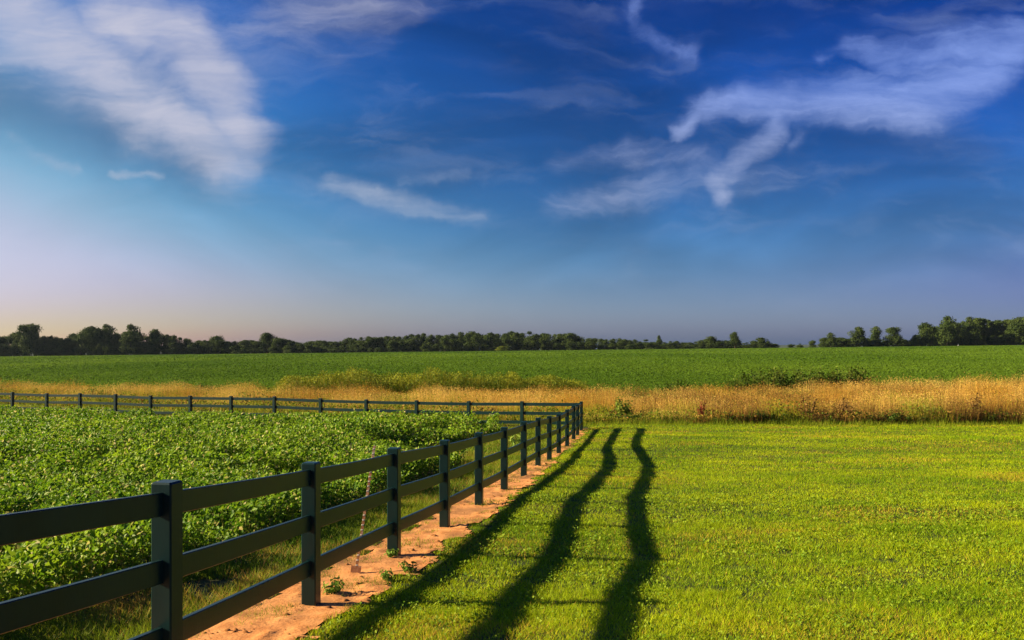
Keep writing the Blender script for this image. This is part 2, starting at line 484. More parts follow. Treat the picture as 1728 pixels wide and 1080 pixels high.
parts = []
for y0, y1, dens, w in [(4.0, 9, 2600, .006), (9, 16, 1700, .008), (16, 26, 900, .012), (26, 40, 450, .019), (40, 62, 200, .03)]:
    X, Y = scatter(y0, y1, dens)
    z = grass_zone(X, Y)
    bare = fbm(X*1.3+50, Y*1.3, 3)
    s = X-fence_x(Y)
    keep = (z == 2) & (bare > .22 + .06*sstep(8.5, 5, Y)) & ((s > -4.6) | (Y > 20))
    few = (z == 4) & (fbm(X*2.4+7, Y*2.4, 3) > .53 - .13*sstep(14, 26, Y)) & (R.random(len(X)) < .6)
    keep = keep | few
    X, Y, s, bare, few = X[keep], Y[keep], s[keep], bare[keep], few[keep]
    n = len(X)
    h = R.uniform(.05, .14, n)*(.6+.8*fbm(X*3, Y*3, 3))
    h[few] *= .5
    t = np.clip(fbm(X*.7, Y*.7, 3)*1.6-.3+R.normal(0, .2, n), 0, 1)
    c = mixc((.10, .20, .010), (.26, .32, .015), t)
    dry = R.random(n) < np.clip((fbm(X*.8+12, Y*.8, 3)-.42)*2.5, .05, .7)*np.where(Y < 9, 1, .5)
    c[dry] = mixc((.38, .30, .04), (.44, .24, .06), R.random(dry.sum()))
    parts.append(blades(X, Y, ground_z(X, Y), h, w*R.uniform(.7, 1.5, n), R.uniform(.2, 1.2, n), c*R.uniform(.7, 1.2, n)[:, None]))
Y = 4.2 + 32*R.random(5200)**1.5; X = fence_x(Y) + R.uniform(-.95, .95, 5200)
k = is_dirt(X, Y) & (fbm(X*1.7+3, Y*1.7+70, 3) > .47); X, Y = X[k], Y[k]; n = len(X)
dd = np.maximum(1, Y/11)
parts.append(blades(X, Y, ground_z(X, Y)+.018, R.uniform(.004, .035, n), .004*dd, R.uniform(1.5, 5, n)*1.0, mixc((.46, .30, .09), (.22, .13, .05), R.random(n))))
v, f, c = merge(parts)
tag(obj('rough_grass', mesh_np('rough_grass', v, f, M_grass, c)), 'patchy rough grass between the fence and the bean plants', 'grass', kind='stuff')

# bean patch inside the fence
parts = []
for y0, y1, dens, sc in [(4, 10, 1700, .72), (10, 16, 1250, .82), (16, 26, 850, 1.02), (26, 52, 440, 1.32)]:
    X, Y = scatter(y0, y1, dens, 2.0)
    k = in_beans(X, Y); X, Y = X[k], Y[k]; n = len(X)
    hole = fbm(X*.8+3, Y*.8+60, 3)
    top = (.74 + .30*(fbm(X*1.1, Y*1.1, 3)-.5) + .12*np.sin(Y*8.2+X*.6) )*(1-.6*sstep(.54, .66, hole))
    top *= (.92 + .12*fbm(X*.15+9, Y*.15))*(.68 + .32*sstep(12, 21, Y))*(1+.14*sstep(25, 28, Y)*sstep(-8, -6, X)-.10*sstep(24, 30, Y)*sstep(-6, -8, X))*(1-.27*sstep(16, 20, Y)*(1-sstep(24.5, 25.5, Y))*sstep(-6, -4, X))
    u = R.random(n)
    zz = ground_z(X, Y) + top*(1-.88*u**1.5) + R.normal(0, .03, n)
    N = np.stack([R.normal(-.35, .66, n), R.normal(-.15, .66, n), R.uniform(.10, 1.1, n)], 1)
    age = np.clip(R.normal(.42, .25, n) + (fbm(X*.45, Y*.45+33, 3)-.5)*.8, 0, 1)
    c = mixc((.055, .160, .008), (.245, .385, .018), age)
    c = c*[1.2, 1.1, 1.0]
    pale = R.random(n) < .07
    c[pale] = mixc((.40, .40, .09), (.52, .44, .17), R.random(pale.sum()))
    c *= R.uniform(.75, 1.2, n)[:, None]
    s = sc*R.uniform(.7, 1.2, n)
    parts.append(leaf_quads(np.stack([X, Y, zz], 1), N, (.100*s), .060*s, c, fold=.16))
    # petioles and stems
    m = n//9; pk = R.choice(n, m, replace=False)
    sx, sy = X[pk], Y[pk]
    cc = mixc((.22, .24, .04), (.36, .30, .08), R.random(m))
    parts.append(blades(sx, sy, ground_z(sx, sy), top[pk]*R.uniform(.6, 1.08, m), .010*sc*np.ones(m), R.uniform(0, .3, m), cc))
v, f, c = merge(parts)
tag(obj('bean_plants', mesh_np('bean_plants', v, f, M_bean, c)), 'leafy knee high bean plants filling the fenced patch on the left', 'bean crop', kind='stuff')

# far crop
def strip_far(X):
    return 52.5 + .2*np.clip(X-6, 0, 40) + .3*np.clip(-X-6, 0, 40)
parts = []
for y0, y1, dens, sc in [(50, 80, 60, .14), (80, 130, 26, .20), (130, 220, 9, .32), (220, 420, 2.4, .55)]:
    X, Y = scatter(y0, y1, dens, 6)
    k = Y > strip_far(X)-2; X, Y = X[k], Y[k]; n = len(X)
    N = np.stack([R.normal(-.35, .42, n), R.normal(-.35, .40, n), R.uniform(.6, 1.2, n)], 1)
    zz = ground_z(X, Y) + .62 + R.normal(0, 1, n)*np.interp(Y, [50, 90, 200], [.08, .06, .04])
    t = np.clip(fbm(X*.03, Y*.02+4, 4)*1.6-.35 + R.normal(0, .22, n), 0, 1)
    c = mixc((.056, .118, .010), (.110, .190, .017), t)*R.uniform(.75, 1.25, n)[:, None]
    s = sc*R.uniform(.7, 1.3, n)
    parts.append(leaf_quads(np.stack([X, Y, zz], 1), N, s, s*.75, c, fold=.12))
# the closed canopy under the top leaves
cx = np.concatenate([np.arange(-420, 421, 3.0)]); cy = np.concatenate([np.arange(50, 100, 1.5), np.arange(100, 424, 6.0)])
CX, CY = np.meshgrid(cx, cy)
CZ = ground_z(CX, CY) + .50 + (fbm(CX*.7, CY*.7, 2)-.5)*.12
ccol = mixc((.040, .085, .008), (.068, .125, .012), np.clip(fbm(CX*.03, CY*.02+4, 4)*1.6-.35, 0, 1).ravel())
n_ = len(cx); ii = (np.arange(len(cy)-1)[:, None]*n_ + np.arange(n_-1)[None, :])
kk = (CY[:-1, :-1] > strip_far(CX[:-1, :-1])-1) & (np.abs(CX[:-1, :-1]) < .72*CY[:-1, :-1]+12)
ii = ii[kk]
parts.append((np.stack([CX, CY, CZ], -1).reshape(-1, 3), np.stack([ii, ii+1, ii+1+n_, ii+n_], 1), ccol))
v, f, c = merge(parts)
tag(obj('far_crop', mesh_np('far_crop', v, f, M_field, c)), 'wide green crop field rising gently to the distant trees', 'crop field', kind='stuff')

# dry grass belt
def dry_zone(X, Y):
    wob = (fbm(X*.5+70, Y*.5, 3)-.5)*1.2
    front = np.where(X > 2.4, Y > 39.4+wob*.5, far_q(X, Y) > 3.4+wob)
    return front & (Y < strip_far(X)+1.0+wob)
parts = []
X, Y = scatter(38, 64, 150, 5)
k = dry_zone(X, Y); X, Y = X[k], Y[k]
Xf = R.uniform(2.4, 30, 9000); Yf = 39.3 + R.random(9000)**1.5*1.7; kf = dry_zone(Xf, Yf)
X = np.concatenate([X, Xf[kf]]); Y = np.concatenate([Y, Yf[kf]]); n = len(X)
zg = ground_z(X, Y)
front = np.where(X > 2.4, Y-39.4, far_q(X, Y)-3.4)
right = sstep(4, 12, X)
clump = fbm(X*.55+4, Y*.55+2, 3)
hh = (.34 + .70*sstep(1.0, 4.5, front))*(1-right) + right*(.60 + (.38 + .30*sstep(16, 23, X))*sstep(-.3, 1.4, front))
hh = hh*(.45+1.05*clump)*R.uniform(.7, 1.2, n)
tone = np.clip(fbm(X*.28+11, Y*.5+60, 3)*2.4-.75 + R.normal(0, .18, n), 0, 1)
gold = mixc((.50, .27, .034), (.78, .55, .15), tone)
brown = mixc((.13, .07, .02), (.27, .145, .04), R.random(n))
bm = R.random(n) < np.maximum(np.clip((fbm(X*.4+90, Y*.4, 3)-.45)*4, .08, .75)*np.where(right > .3, 1, .45), right*.95*sstep(2.4, 1.2, front)*np.clip(fbm(X*.35+30, Y*0+.5, 3)*3-.6, .15, 1))
gold[bm] = brown[bm]  # random brown stalks, plus extra brown painting shade onto the right front face
patch = np.clip((fbm(X*.45+55, Y*.45, 3)-.5)*4, 0, 1)
green = R.random(n) < np.where(front < 1.2, .16, .05) + .8*patch*sstep(9, 1.5, front) + (1-right)*.65*sstep(4.5, 2.0, front)
gold[green] = mixc((.18, .25, .012), (.42, .42, .03), R.random(green.sum()))
gold *= R.uniform(.75, 1.15, n)[:, None]
lean = R.uniform(.02, .28, n)
parts.append(blades(X, Y, zg, hh, R.uniform(.010, .023, n), lean, gold))
# ragged green fringe where the mower stops
Xg = R.uniform(1.8, 31, 9000); Yg = 39.2 + R.normal(0, .35, 9000) + (fbm(Xg*.7, Xg*0+2, 3)-.5)*1.0
hg = R.uniform(.06, .34, 9000)*(.3+1.2*fbm(Xg*.9+3, Yg, 3))
parts.append(blades(Xg, Yg, ground_z(Xg, Yg), hg, R.uniform(.012, .024, 9000), R.uniform(.1, .8, 9000), mixc((.09, .17, .010), (.30, .34, .02), R.random(9000))))
# seed heads
k = R.random(n) < .75
hc = np.stack([X[k]+R.normal(0, .05, k.sum()), Y[k]+R.normal(0, .05, k.sum()), zg[k]+hh[k]*R.uniform(.82, 1.04, k.sum())], 1)
hn = np.stack([R.normal(0, 1, k.sum()), R.normal(0, 1, k.sum()), R.normal(0, .25, k.sum())], 1)
hq = leaf_quads(hc, hn, R.uniform(.05, .11, k.sum()), R.uniform(.014, .028, k.sum()), gold[k]*1.08)
parts.append(hq)
# leafy bases
X2, Y2 = scatter(38, 64, 60, 5); k = dry_zone(X2, Y2); X2, Y2 = X2[k], Y2[k]; n2 = len(X2)
fr2 = np.where(X2 > 2.4, Y2-39.4, far_q(X2, Y2)-3.4)
hb = R.uniform(.05, .5, n2)*(.5+fbm(X2*.8, Y2*.8, 3)+1.1*np.clip((fbm(X2*.45+55, Y2*.45, 3)-.5)*4, 0, 1))*np.where(fr2 < 1.5, 1.15, .7)
cg = mixc((.07, .13, .012), (.20, .24, .02), R.random(n2)); rb = R.random(n2) < .35
cg[rb] = mixc((.22, .13, .03), (.38, .22, .05), R.random(rb.sum()))
Nn = np.stack([R.normal(-.2, .8, n2), R.normal(-.4, .8, n2), R.uniform(.1, 1, n2)], 1)
parts.append(leaf_quads(np.stack([X2, Y2, ground_z(X2, Y2)+hb], 1), Nn, R.uniform(.10, .2, n2), R.uniform(.05, .1, n2), cg))
v, f, c = merge(parts)
tag(obj('dry_grass', mesh_np('dry_grass', v, f, M_dry, c)), 'belt of tall golden dry grass between the lawn and the far field', 'dry grass', kind='stuff')

# ------------------------------------------------------------------ weeds and shrubs
def weed_mesh(name, h, rad, nl, lc0, lc1, ls, stems=10, stemcol=(.16, .15, .03), spire=None):
    """upright bushy weed: stems carrying leaves, optional seed spires"""
    st = []; C = []; N = []; 
    P = []
    for s in range(stems):
        a = R.random()*6.28; r0 = rad*.25*R.random(); r1 = rad*(.3+.7*R.random())
        hs = h*R.uniform(.62, 1.0)*(1-.25*(r1/rad)**2)
        P.append((math.cos(a)*r0, math.sin(a)*r0, math.cos(a)*r1, math.sin(a)*r1, hs))
    P = np.array(P)
    vs = []; fs = []; cs = []; o = 0
    for x0, y0, x1, y1, hs in P:
        w = .012+.006*h
        ang = R.random()*3.14; ax, ay = math.cos(ang)*w, math.sin(ang)*w
        vv = np.array([[x0-ax, y0-ay, -.05], [x0+ax, y0+ay, -.05], [x1+ax*.3, y1+ay*.3, hs], [x1-ax*.3, y1-ay*.3, hs]])
        parts_q.append(1)
        vs.append(vv); fs.append(np.array([[0, 1, 2], [0, 2, 3]])+o); o += 4
        cs.append(np.repeat(np.array([stemcol]), 4, 0))
    k = R.integers(0, stems, nl); u = R.random(nl)**.75
    q = P[k]
    C = np.stack([q[:, 0]+(q[:, 2]-q[:, 0])*u, q[:, 1]+(q[:, 3]-q[:, 1])*u, q[:, 4]*u], 1) + R.normal(0, rad*.13, (nl, 3))
    C[:, 2] = np.clip(C[:, 2], .03, None)
    N = np.stack([C[:, 0]/rad+R.normal(0, .5, nl), C[:, 1]/rad+R.normal(0, .5, nl), R.uniform(.2, 1.1, nl)], 1)
    col = mixc(lc0, lc1, R.random(nl))*R.uniform(.75, 1.2, nl)[:, None]
    L = ls*R.uniform(.6, 1.3, nl)
    pt = [(np.concatenate(vs), np.concatenate(fs), np.concatenate(cs)), leaf_quads(C, N, L, L*.5, col)]
    if spire is not None:
        ms = 40*stems//2
        kk = R.integers(0, stems, ms); uu = R.uniform(.55, 1.06, ms); q = P[kk]
        C = np.stack([q[:, 0]+(q[:, 2]-q[:, 0])*uu, q[:, 1]+(q[:, 3]-q[:, 1])*uu, q[:, 4]*uu], 1) + R.normal(0, .03, (ms, 3))
        pt.append(leaf_quads(C, R.normal(size=(ms, 3)), .07, .05, mixc(spire, np.array(spire)*1.4, R.random(ms))))
    v, f, c = merge(pt)
    return mesh_np(name, v, f, M_weed, c)
parts_q = []

DG0, DG1 = (.035, .075, .010), (.10, .16, .016)
def place(name, me, x, ybase=None, Y=40.0, sc=1.0, label='', cat='weed', group=None, rz=None):
    X = (x-864)*Y/F
    o = obj(name, me, None, (X, Y, float(ground_z(X, Y))))
    o.scale = (sc, sc, sc) if not isinstance(sc, tuple) else sc
    o.rotation_euler.z = R.uniform(0, 6.28) if rz is None else rz
    return tag(o, label, cat, group)

W_dark = [weed_mesh('dark_weed', .7, .55, 420, DG0, DG1, .12, stems=14) for _ in range(4)]
W_brown = [weed_mesh('brown_weed', 1.35, .42, 260, (.16, .09, .025), (.30, .18, .045), .12, stems=26, stemcol=(.26, .15, .05)) for _ in range(3)]
W_green = weed_mesh('green_weed', 1.35, .62, 500, (.09, .16, .015), (.22, .28, .03), .15, stems=14)
W_pale = weed_mesh('pale_weed', 1.05, .75, 650, (.20, .24, .03), (.42, .40, .09), .10, stems=20)
W_dock = weed_mesh('dock_plant', 1.35, .26, 60, (.20, .05, .02), (.26, .08, .03), .12, stems=9, stemcol=(.20, .045, .02), spire=(.19, .035, .02))

place('green_weed', W_green, 1050, Y=40.6, sc=1.0, label='bright green bushy weed in the dry grass just right of the fence corner', cat='weed')
place('dock_plant', W_dock, 1185, Y=40.2, sc=.95, label='reddish brown dock plant with upright seed spikes before the dry grass', cat='weed')
place('pale_weed', W_pale, 1561, Y=40.3, sc=1.0, label='pale yellow green leafy clump in front of the dry grass on the right', cat='weed')
place('brown_weed', W_brown[0], 1647, Y=39.9, sc=(1, 1, 1.18), label='tall narrow russet stalk clump at the lawn edge near the right', cat='weed')
place('brown_weed', W_brown[1], 1363, Y=40.2, sc=(1.5, 1.2, 1.1), label='broad dark brown stalk clump at the lawn edge, right of the red dock', cat='weed')
place('brown_weed', W_brown[2], 1425, Y=40.1, sc=(1.6, 1.2, 1.0), label='wide dark brown stalk clump midway along the right grass belt', cat='weed')
for i, x in enumerate([1010, 1035, 1066, 1092, 1112, 1140, 1165, 1205, 1232, 1255, 1284, 1310, 1335, 1392, 1408, 1455, 1478, 1503, 1530, 1556, 1585, 1604, 1630, 1668, 1690, 1712, 1735]):
    s = R.uniform(.55, .95)
    place('dark_weed', W_dark[i % 4], x + R.uniform(-5, 5), Y=39.6+R.uniform(0, .5), sc=(s*1.15, s, s*R.uniform(.75, 1.1)),
          label='low dark green weed at the foot of the dry grass along the lawn edge', cat='weed', group='dark weeds along the far lawn edge')

# tall golden green weeds behind the belt
parts = []
n = 22000
X = R.uniform(-16.2, 5.2, n); Y = R.uniform(54.3, 57.5, n)
prof = np.interp(X, [-16.2, -15, -12, -9, -6, -3, 0, 3, 5.2], [.8, 1.9, 2.15, 2.05, 2.2, 2.05, 1.9, 1.8, 1.2])
top = prof*(.62+.62*fbm(X*1.1, Y*.9, 3))
u = R.random(n)**.7
C = np.stack([X, Y, ground_z(X, Y)+top*u], 1)
N = np.stack([R.normal(-.3, .8, n), R.normal(-.4, .8, n), R.uniform(.1, 1, n)], 1)
t = np.clip(fbm(X*.9+8, Y*.6, 3)*1.5-.3 + .45*(u-.5) + R.normal(0, .2, n), 0, 1)
cl = mixc((.075, .130, .008), (.29, .31, .016), t)
parts.append(leaf_quads(C, N, R.uniform(.10, .22, n), R.uniform(.035, .07, n), cl*R.uniform(.8, 1.2, n)[:, None]))
m = 2500; k = R.choice(n, m, replace=False)
parts.append(blades(X[k], Y[k], ground_z(X[k], Y[k]), top[k]*1.05, .03*np.ones(m), R.uniform(0, .12, m), mixc((.20, .20, .02), (.34, .28, .03), R.random(m))))
v, f, c = merge(parts)
tag(obj('tall_weeds', mesh_np('tall_weeds', v, f, M_weed, c)), 'stand of tall golden green weeds behind the dry grass', 'weeds', kind='stuff')

W_big = [weed_mesh('dark_shrub', 1.7, 1.05, 800, (.045, .085, .010), (.13, .18, .018), .17, stems=18) for _ in range(3)]
for i, (x, Y, s) in enumerate([(1120, 56, .55), (1150, 57, .6), (1195, 57, .5), (1232, 57, .62), (1262, 58, .8), (1300, 58, .85), (1330, 58.5, .95), (1362, 58.5, .9), (1395, 59, .85), (1428, 59.5, .95), (1450, 60, .8)]):
    place('dark_shrub', W_big[i % 3], x, Y=Y, sc=(s*1.7, s*1.2, s*1.5), label='dark green leafy weed shrub between the dry grass and the right field', cat='shrub', group='dark shrubs behind the right dry grass')
for i, (x, Y, s) in enumerate([(170, 60, .42), (206, 60.5, .5), (240, 60.5, .58), (318, 60, .62), (345, 60, .7), (372, 59.5, .6), (395, 59.5, .5)]):
    place('dark_shrub', W_big[(i+1) % 3], x, Y=Y, sc=(s*1.25, s, s), label='dark green weed shrub rising behind the dry grass on the left', cat='shrub', group='dark shrubs behind the left dry grass')

# small weeds at the fence
W_small = weed_mesh('small_weed', .13, .12, 90, (.10, .22, .02), (.22, .36, .05), .045, stems=8, stemcol=(.2, .25, .05))
for (px, py, s, lab) in [(663, 943, .9, 'small pale weed growing at the foot of the third fence post'), (560, 1006, 1.3, 'tuft of green weed on the orange earth right of the second post'), (655, 982, 1.0, 'small green weed on the orange earth beside the leaning stake'), (690, 968, 1.1, 'low weed at the lawn edge before the third fence post')]:
    Y = 8.0
    for _ in range(30):
        X = (px-864)*Y/F; Y = -float(ground_z(X, Y))*F/(py-600)
    o = obj('small_weed', W_small, None, ((px-864)*Y/F, Y, float(ground_z((px-864)*Y/F, Y))+.01)); o.scale = (s, s, s); o.rotation_euler.z = s*9
    tag(o, lab, 'weed')
W_broad = weed_mesh('broadleaf_weed', .75, .30, 30, (.22, .34, .05), (.36, .46, .10), .24, stems=4, stemcol=(.24, .30, .07))
place('broadleaf_weed', W_broad, 872, Y=27.5, sc=1.0, label='pale broad leaved weed inside the fence behind the middle posts', cat='weed', rz=.6)

# ------------------------------------------------------------------ trees
def tree_meshes(kind, seed):
    rg = np.random.default_rng(seed)
    if kind == 'broad': lob, zr, rr = 17, (.16, .86), .30
    elif kind == 'tall': lob, zr, rr = 15, (.16, .88), .20
    elif kind == 'edge': lob, zr, rr = 19, (.06, .82), .32
    else: lob, zr, rr = 16, (.08, .92), .22      # pine
    cen = []
    for k in range(lob):
        z = rg.uniform(*zr)
        if kind == 'pine': env = rr*(1.05-z)*1.15
        else: env = rr*math.sqrt(max(.08, 1-((z-.50)/.52)**2))
        a = k*2.4+rg.uniform(-.5, .5); r = env*rg.uniform(.25, .85)
        cen.append((math.cos(a)*r, math.sin(a)*r, z, rg.uniform(.12, .19) if kind != 'pine' else rg.uniform(.08, .13)))
    cen.append((0, 0, zr[1]+.02, .10)); cen.append((0.02, 0, .55, .20))
    P = []; N = []; C = []
    per = 190
    for (x, y, z, r) in cen:
        d = rg.normal(size=(per, 3)); d /= np.linalg.norm(d, axis=1, keepdims=True)
        rad = r*(rg.uniform(.45, 1.12, per))
        sq = .62 if kind == 'pine' else .85
        P.append(np.stack([x+d[:, 0]*rad*1.15, y+d[:, 1]*rad*1.15, z+d[:, 2]*rad*sq], 1))
        N.append(d + rg.normal(0, .5, (per, 3)) + [0, 0, .3])
        b = rg.uniform(.0, 1.0)
        cc = mixc((.032, .058, .013), (.072, .105, .022), np.clip(b + rg.normal(0, .25, per), 0, 1))
        C.append(cc*rg.uniform(.75, 1.25, per)[:, None])
    P = np.concatenate(P); N = np.concatenate(N); C = np.concatenate(C)
    P[:, 2] = np.clip(P[:, 2], .02, 1.0)
    L = rg.uniform(.03, .062, len(P))
    v, f, c = leaf_quads(P, N, L, L*.8, C, fold=.2)
    crown = mesh_np('crown', v, f, M_tree, c)
    # trunk with limbs
    vs = []; fs = []; o = 0
    def limb(p, q, r0, r1):
        nonlocal o
        p = np.array(p); q = np.array(q); d = q-p; d = d/np.linalg.norm(d)
        s = np.cross(d, [.3, .8, .1]); s /= np.linalg.norm(s); u = np.cross(d, s); K = 7
        mid = (p+q)/2 + s*.012
        for (c, r) in ((p, r0), (mid, (r0+r1)/2), (q, r1)):
            for i in range(K):
                a = i*2*math.pi/K; vs.append(c + (s*math.cos(a)+u*math.sin(a))*r)
        for j in range(2):
            for i in range(K): fs.append((o+j*K+i, o+j*K+(i+1) % K, o+(j+1)*K+(i+1) % K, o+(j+1)*K+i))
        o += 3*K
    limb((0, 0, -.06), (.01, .0, .55), .028, .014)
    limb((.01, 0, .5), (0, 0, .9), .015, .004)
    for (x, y, z, r) in cen[:6]: limb((0.005, 0, max(.12, z-.22)), (x, y, z), .010, .003)
    trunk = mesh_np('trunk', np.array(vs), np.array(fs), M_bark, smooth=True)
    return trunk, crown

TV = {'broad': [tree_meshes('broad', 100+i) for i in range(5)], 'tall': [tree_meshes('tall', 200+i) for i in range(4)],
      'edge': [tree_meshes('edge', 300+i) for i in range(5)], 'pine': [tree_meshes('pine', 400+i) for i in range(4)]}
WIDTH = {'broad': .74, 'tall': .56, 'edge': .78, 'pine': .52}
tcount = 0
def tree(x, ytop, wpx, Y, kind, label, group=None, name=None):
    global tcount
    tcount += 1
    X = (x-864)*Y/F; z = float(ground_z(X, Y))
    h = (600-ytop)*Y/F - z
    t, c = TV[kind][tcount % len(TV[kind])]
    root = empty(name or {'pine': 'pine_tree'}.get(kind, 'broadleaf_tree'), (X, Y, z-.1))
    w = wpx*Y/F/WIDTH[kind]
    root.scale = (w, w, h+.1); root.rotation_euler.z = tcount*1.7 % 6.28
    tag(root, label, 'tree', group)
    obj('trunk', t, root); obj('crown', c, root)
    return root

SKY = np.array([[-40, 560], [0, 566], [30, 558], [50, 549], [70, 560], [98, 563], [108, 569], [125, 560], [150, 552], [175, 548], [195, 556], [206, 570], [220, 549], [235, 555], [245, 563], [260, 559], [290, 561], [310, 567], [330, 573], [350, 572], [365, 566], [380, 571], [400, 573], [420, 569], [435, 571], [450, 564], [470, 569], [495, 571], [505, 576], [540, 574], [570, 572], [600, 566], [650, 563], [700, 561], [760, 559], [850, 557], [900, 557], [950, 560], [972, 561], [985, 567], [1020, 566], [1060, 570], [1100, 572], [1130, 574], [1180, 572], [1200, 569], [1215, 572], [1240, 572], [1260, 574], [1285, 571], [1300, 575], [1312, 581], [1322, 583]])
def sky_y(x): return float(np.interp(x, SKY[:, 0], SKY[:, 1]))

# the ones that stand out on the skyline
for a in [(50, 545, 42, 428, 'broad', 'rounded tree rising above the row at the far left edge'),
          (155, 549, 44, 430, 'broad', 'left half of the big double crowned tree in the left row'),
          (180, 545, 40, 434, 'broad', 'highest tree of the left row, broad and dark'),
          (220, 546, 30, 426, 'tall', 'slim tall tree standing beside the notch in the left row'),
          (262, 555, 26, 430, 'tall', 'pointed tree right of the slim tall one in the left row'),
          (366, 564, 26, 440, 'edge', 'small round tree topping the low middle of the left row'),
          (451, 560, 32, 438, 'broad', 'round tree near the right end of the left row'),
          (1112, 565, 9, 470, 'tall', 'very thin tree top poking above the low row past the wood'),
          (1240, 559, 21, 424, 'broad', 'single dark round tree in front of the low row right of centre'),
          (1200, 567, 22, 450, 'broad', 'wide low tree left of the single dark round one'),
          (1285, 568, 24, 446, 'edge', 'last bushy tree before the gap right of centre'),
          (1371, 573, 15, 430, 'edge', 'small lone tree just right of the gap in the trees'),
          (1402, 560, 21, 424, 'broad', 'first dark oval tree right of the gap'),
          (1447, 550, 29, 426, 'broad', 'broad oval tree, second of the loose trees on the right'),
          (1478, 550, 18, 432, 'tall', 'slim oval tree, third of the loose trees on the right'),
          (1508, 551, 30, 424, 'broad', 'wide two topped tree, fourth of the loose trees on the right'),
          (1562, 543, 32, 428, 'broad', 'round tree at the left end of the big right grove'),
          (1598, 531, 38, 422, 'broad', 'tall ragged tree, highest at the left of the right grove'),
          (1636, 530, 40, 424, 'edge', 'tall rounded tree second in the right grove'),
          (1722, 534, 36, 424, 'broad', 'leafy tree at the right edge of the photo in the right grove')]:
    tree(*a)
b = tree(846, 583, 22, 424, 'edge', 'small yellowish bush alone before the dark middle wood', name='bush')
bc = [ch for ch in b.children if ch.name.startswith('crown')][0]
bc.data = bc.data.copy()
att = bc.data.attributes['col']; arr = np.empty(len(att.data)*4, np.float32); att.data.foreach_get('color', arr)
arr = arr.reshape(-1, 4); arr[:, 0] *= 3.4; arr[:, 1] *= 2.6; att.data.foreach_set('color', arr.ravel()); b['category'] = 'bush'

# the packed rows
x = -30.0
while x < 1318:
    if x < 500: lab, grp, Y = 'dark green tree packed into the row on the left horizon', 'trees of the left row', 438
    elif x < 985: lab, grp, Y = 'dark green tree packed into the long wood at the middle of the horizon', 'trees of the middle wood', 462
    else: lab, grp, Y = 'small dark tree in the low row right of the middle wood', 'trees of the low row right of the wood', 458
    yt = sky_y(x) + R.uniform(0, 4.5)
    w = R.uniform(20, 30) if x < 985 else R.uniform(13, 22)
    tree(x, yt, w, Y+R.uniform(-8, 14), R.choice(['broad', 'edge', 'edge', 'tall'] if x > 500 else ['broad', 'edge', 'edge']), lab, grp)
    x += R.uniform(8, 13)
x = -20.0
while x < 1300:                       # lower edge growth in front
    if x < 500: lab, grp, Y = 'low bushy tree at the foot of the left row', 'low trees before the left row', 428
    elif x < 985: lab, grp, Y = 'low bushy tree at the foot of the middle wood', 'low trees before the middle wood', 444
    else: lab, grp, Y = 'low bushy tree at the foot of the low row right of the wood', 'low trees before the low row', 446
    gz = float(ground_z((x-864)*Y/F, Y)); yb = 600-gz*F/Y
    tree(x, yb-(yb-sky_y(x))*R.uniform(.45, .88), R.uniform(18, 28), Y+R.uniform(-3, 5), 'edge', lab, grp)
    x += R.uniform(12, 19)
# between and behind the loose trees, and the right grove
for x, yt, w in [(1335, 580, 14), (1350, 579, 16), (1386, 577, 14), (1420, 568, 26), (1433, 570, 20), (1464, 569, 22), (1490, 571, 18), (1530, 574, 22), (1545, 573, 20)]:
    tree(x, yt, w, 438+R.uniform(-4, 6), 'edge', 'low dark tree filling in between the loose trees on the right', 'low trees between the loose right trees')
x = 1574
while x < 1775:
    yt = float(np.interp(x, [1570, 1590, 1620, 1650, 1665, 1680, 1700, 1730, 1780], [556, 540, 538, 535, 537, 541, 539, 538, 536])) + R.uniform(-1, 4)
    tree(x, yt, R.uniform(22, 30), 436+R.uniform(-4, 14), 'pine' if x > 1645 else 'edge', 'dark evergreen tree packed into the right grove' if x > 1645 else 'dark leafy tree packed into the left half of the right grove',
         'dark evergreens of the right grove' if x > 1645 else 'leafy trees of the right grove')
    x += R.uniform(6, 9)
x = 1392
while x < 1550:
    tree(x, R.uniform(567, 575), R.uniform(16, 24), 428+R.uniform(-2, 6), 'edge', 'low dark tree filling in between the loose trees on the right', 'low trees between the loose right trees')
    x += R.uniform(8, 13)
x = 1545
while x < 1770:
    tree(x, R.uniform(560, 568), R.uniform(20, 28), 426+R.uniform(-2, 3), 'edge', 'low bushy tree at the foot of the right grove', 'low trees before the right grove')
    x += R.uniform(13, 19)

# tiny white marker
mk = empty('marker_post', ((1617-864)*419/F, 419, float(ground_z((1617-864)*419/F, 419))))
tag(mk, 'tiny white marker post at the foot of the right grove', 'marker')
v, q, e = prism(oct_profile(.30, .30, .05), Vector((0, 0, -.2)), Vector((0, 0, 1.5)), Vector((1, 0, 0)), Vector((0, 1, 0)))
obj('shaft', py_mesh('shaft', v, q+e, M_white), mk)
v, q, e = prism(oct_profile(.44, .44, .1), Vector((0, 0, 1.5)), Vector((0, 0, 1.72)), Vector((1, 0, 0)), Vector((0, 1, 0)))
obj('cap', py_mesh('cap', v, q+e, M_white), mk)

# ------------------------------------------------------------------ sun, sky, camera
ELEV = math.atan(.40)
sun = bpy.data.lights.new('sun', 'SUN'); sun.energy = 4.6; sun.angle = math.radians(.5); sun.color = (1.0, .80, .50)
so = link(bpy.data.objects.new('sun', sun)); so.rotation_euler = (0, -(math.pi/2-ELEV), 0); so.location = (-40, 0, 30)

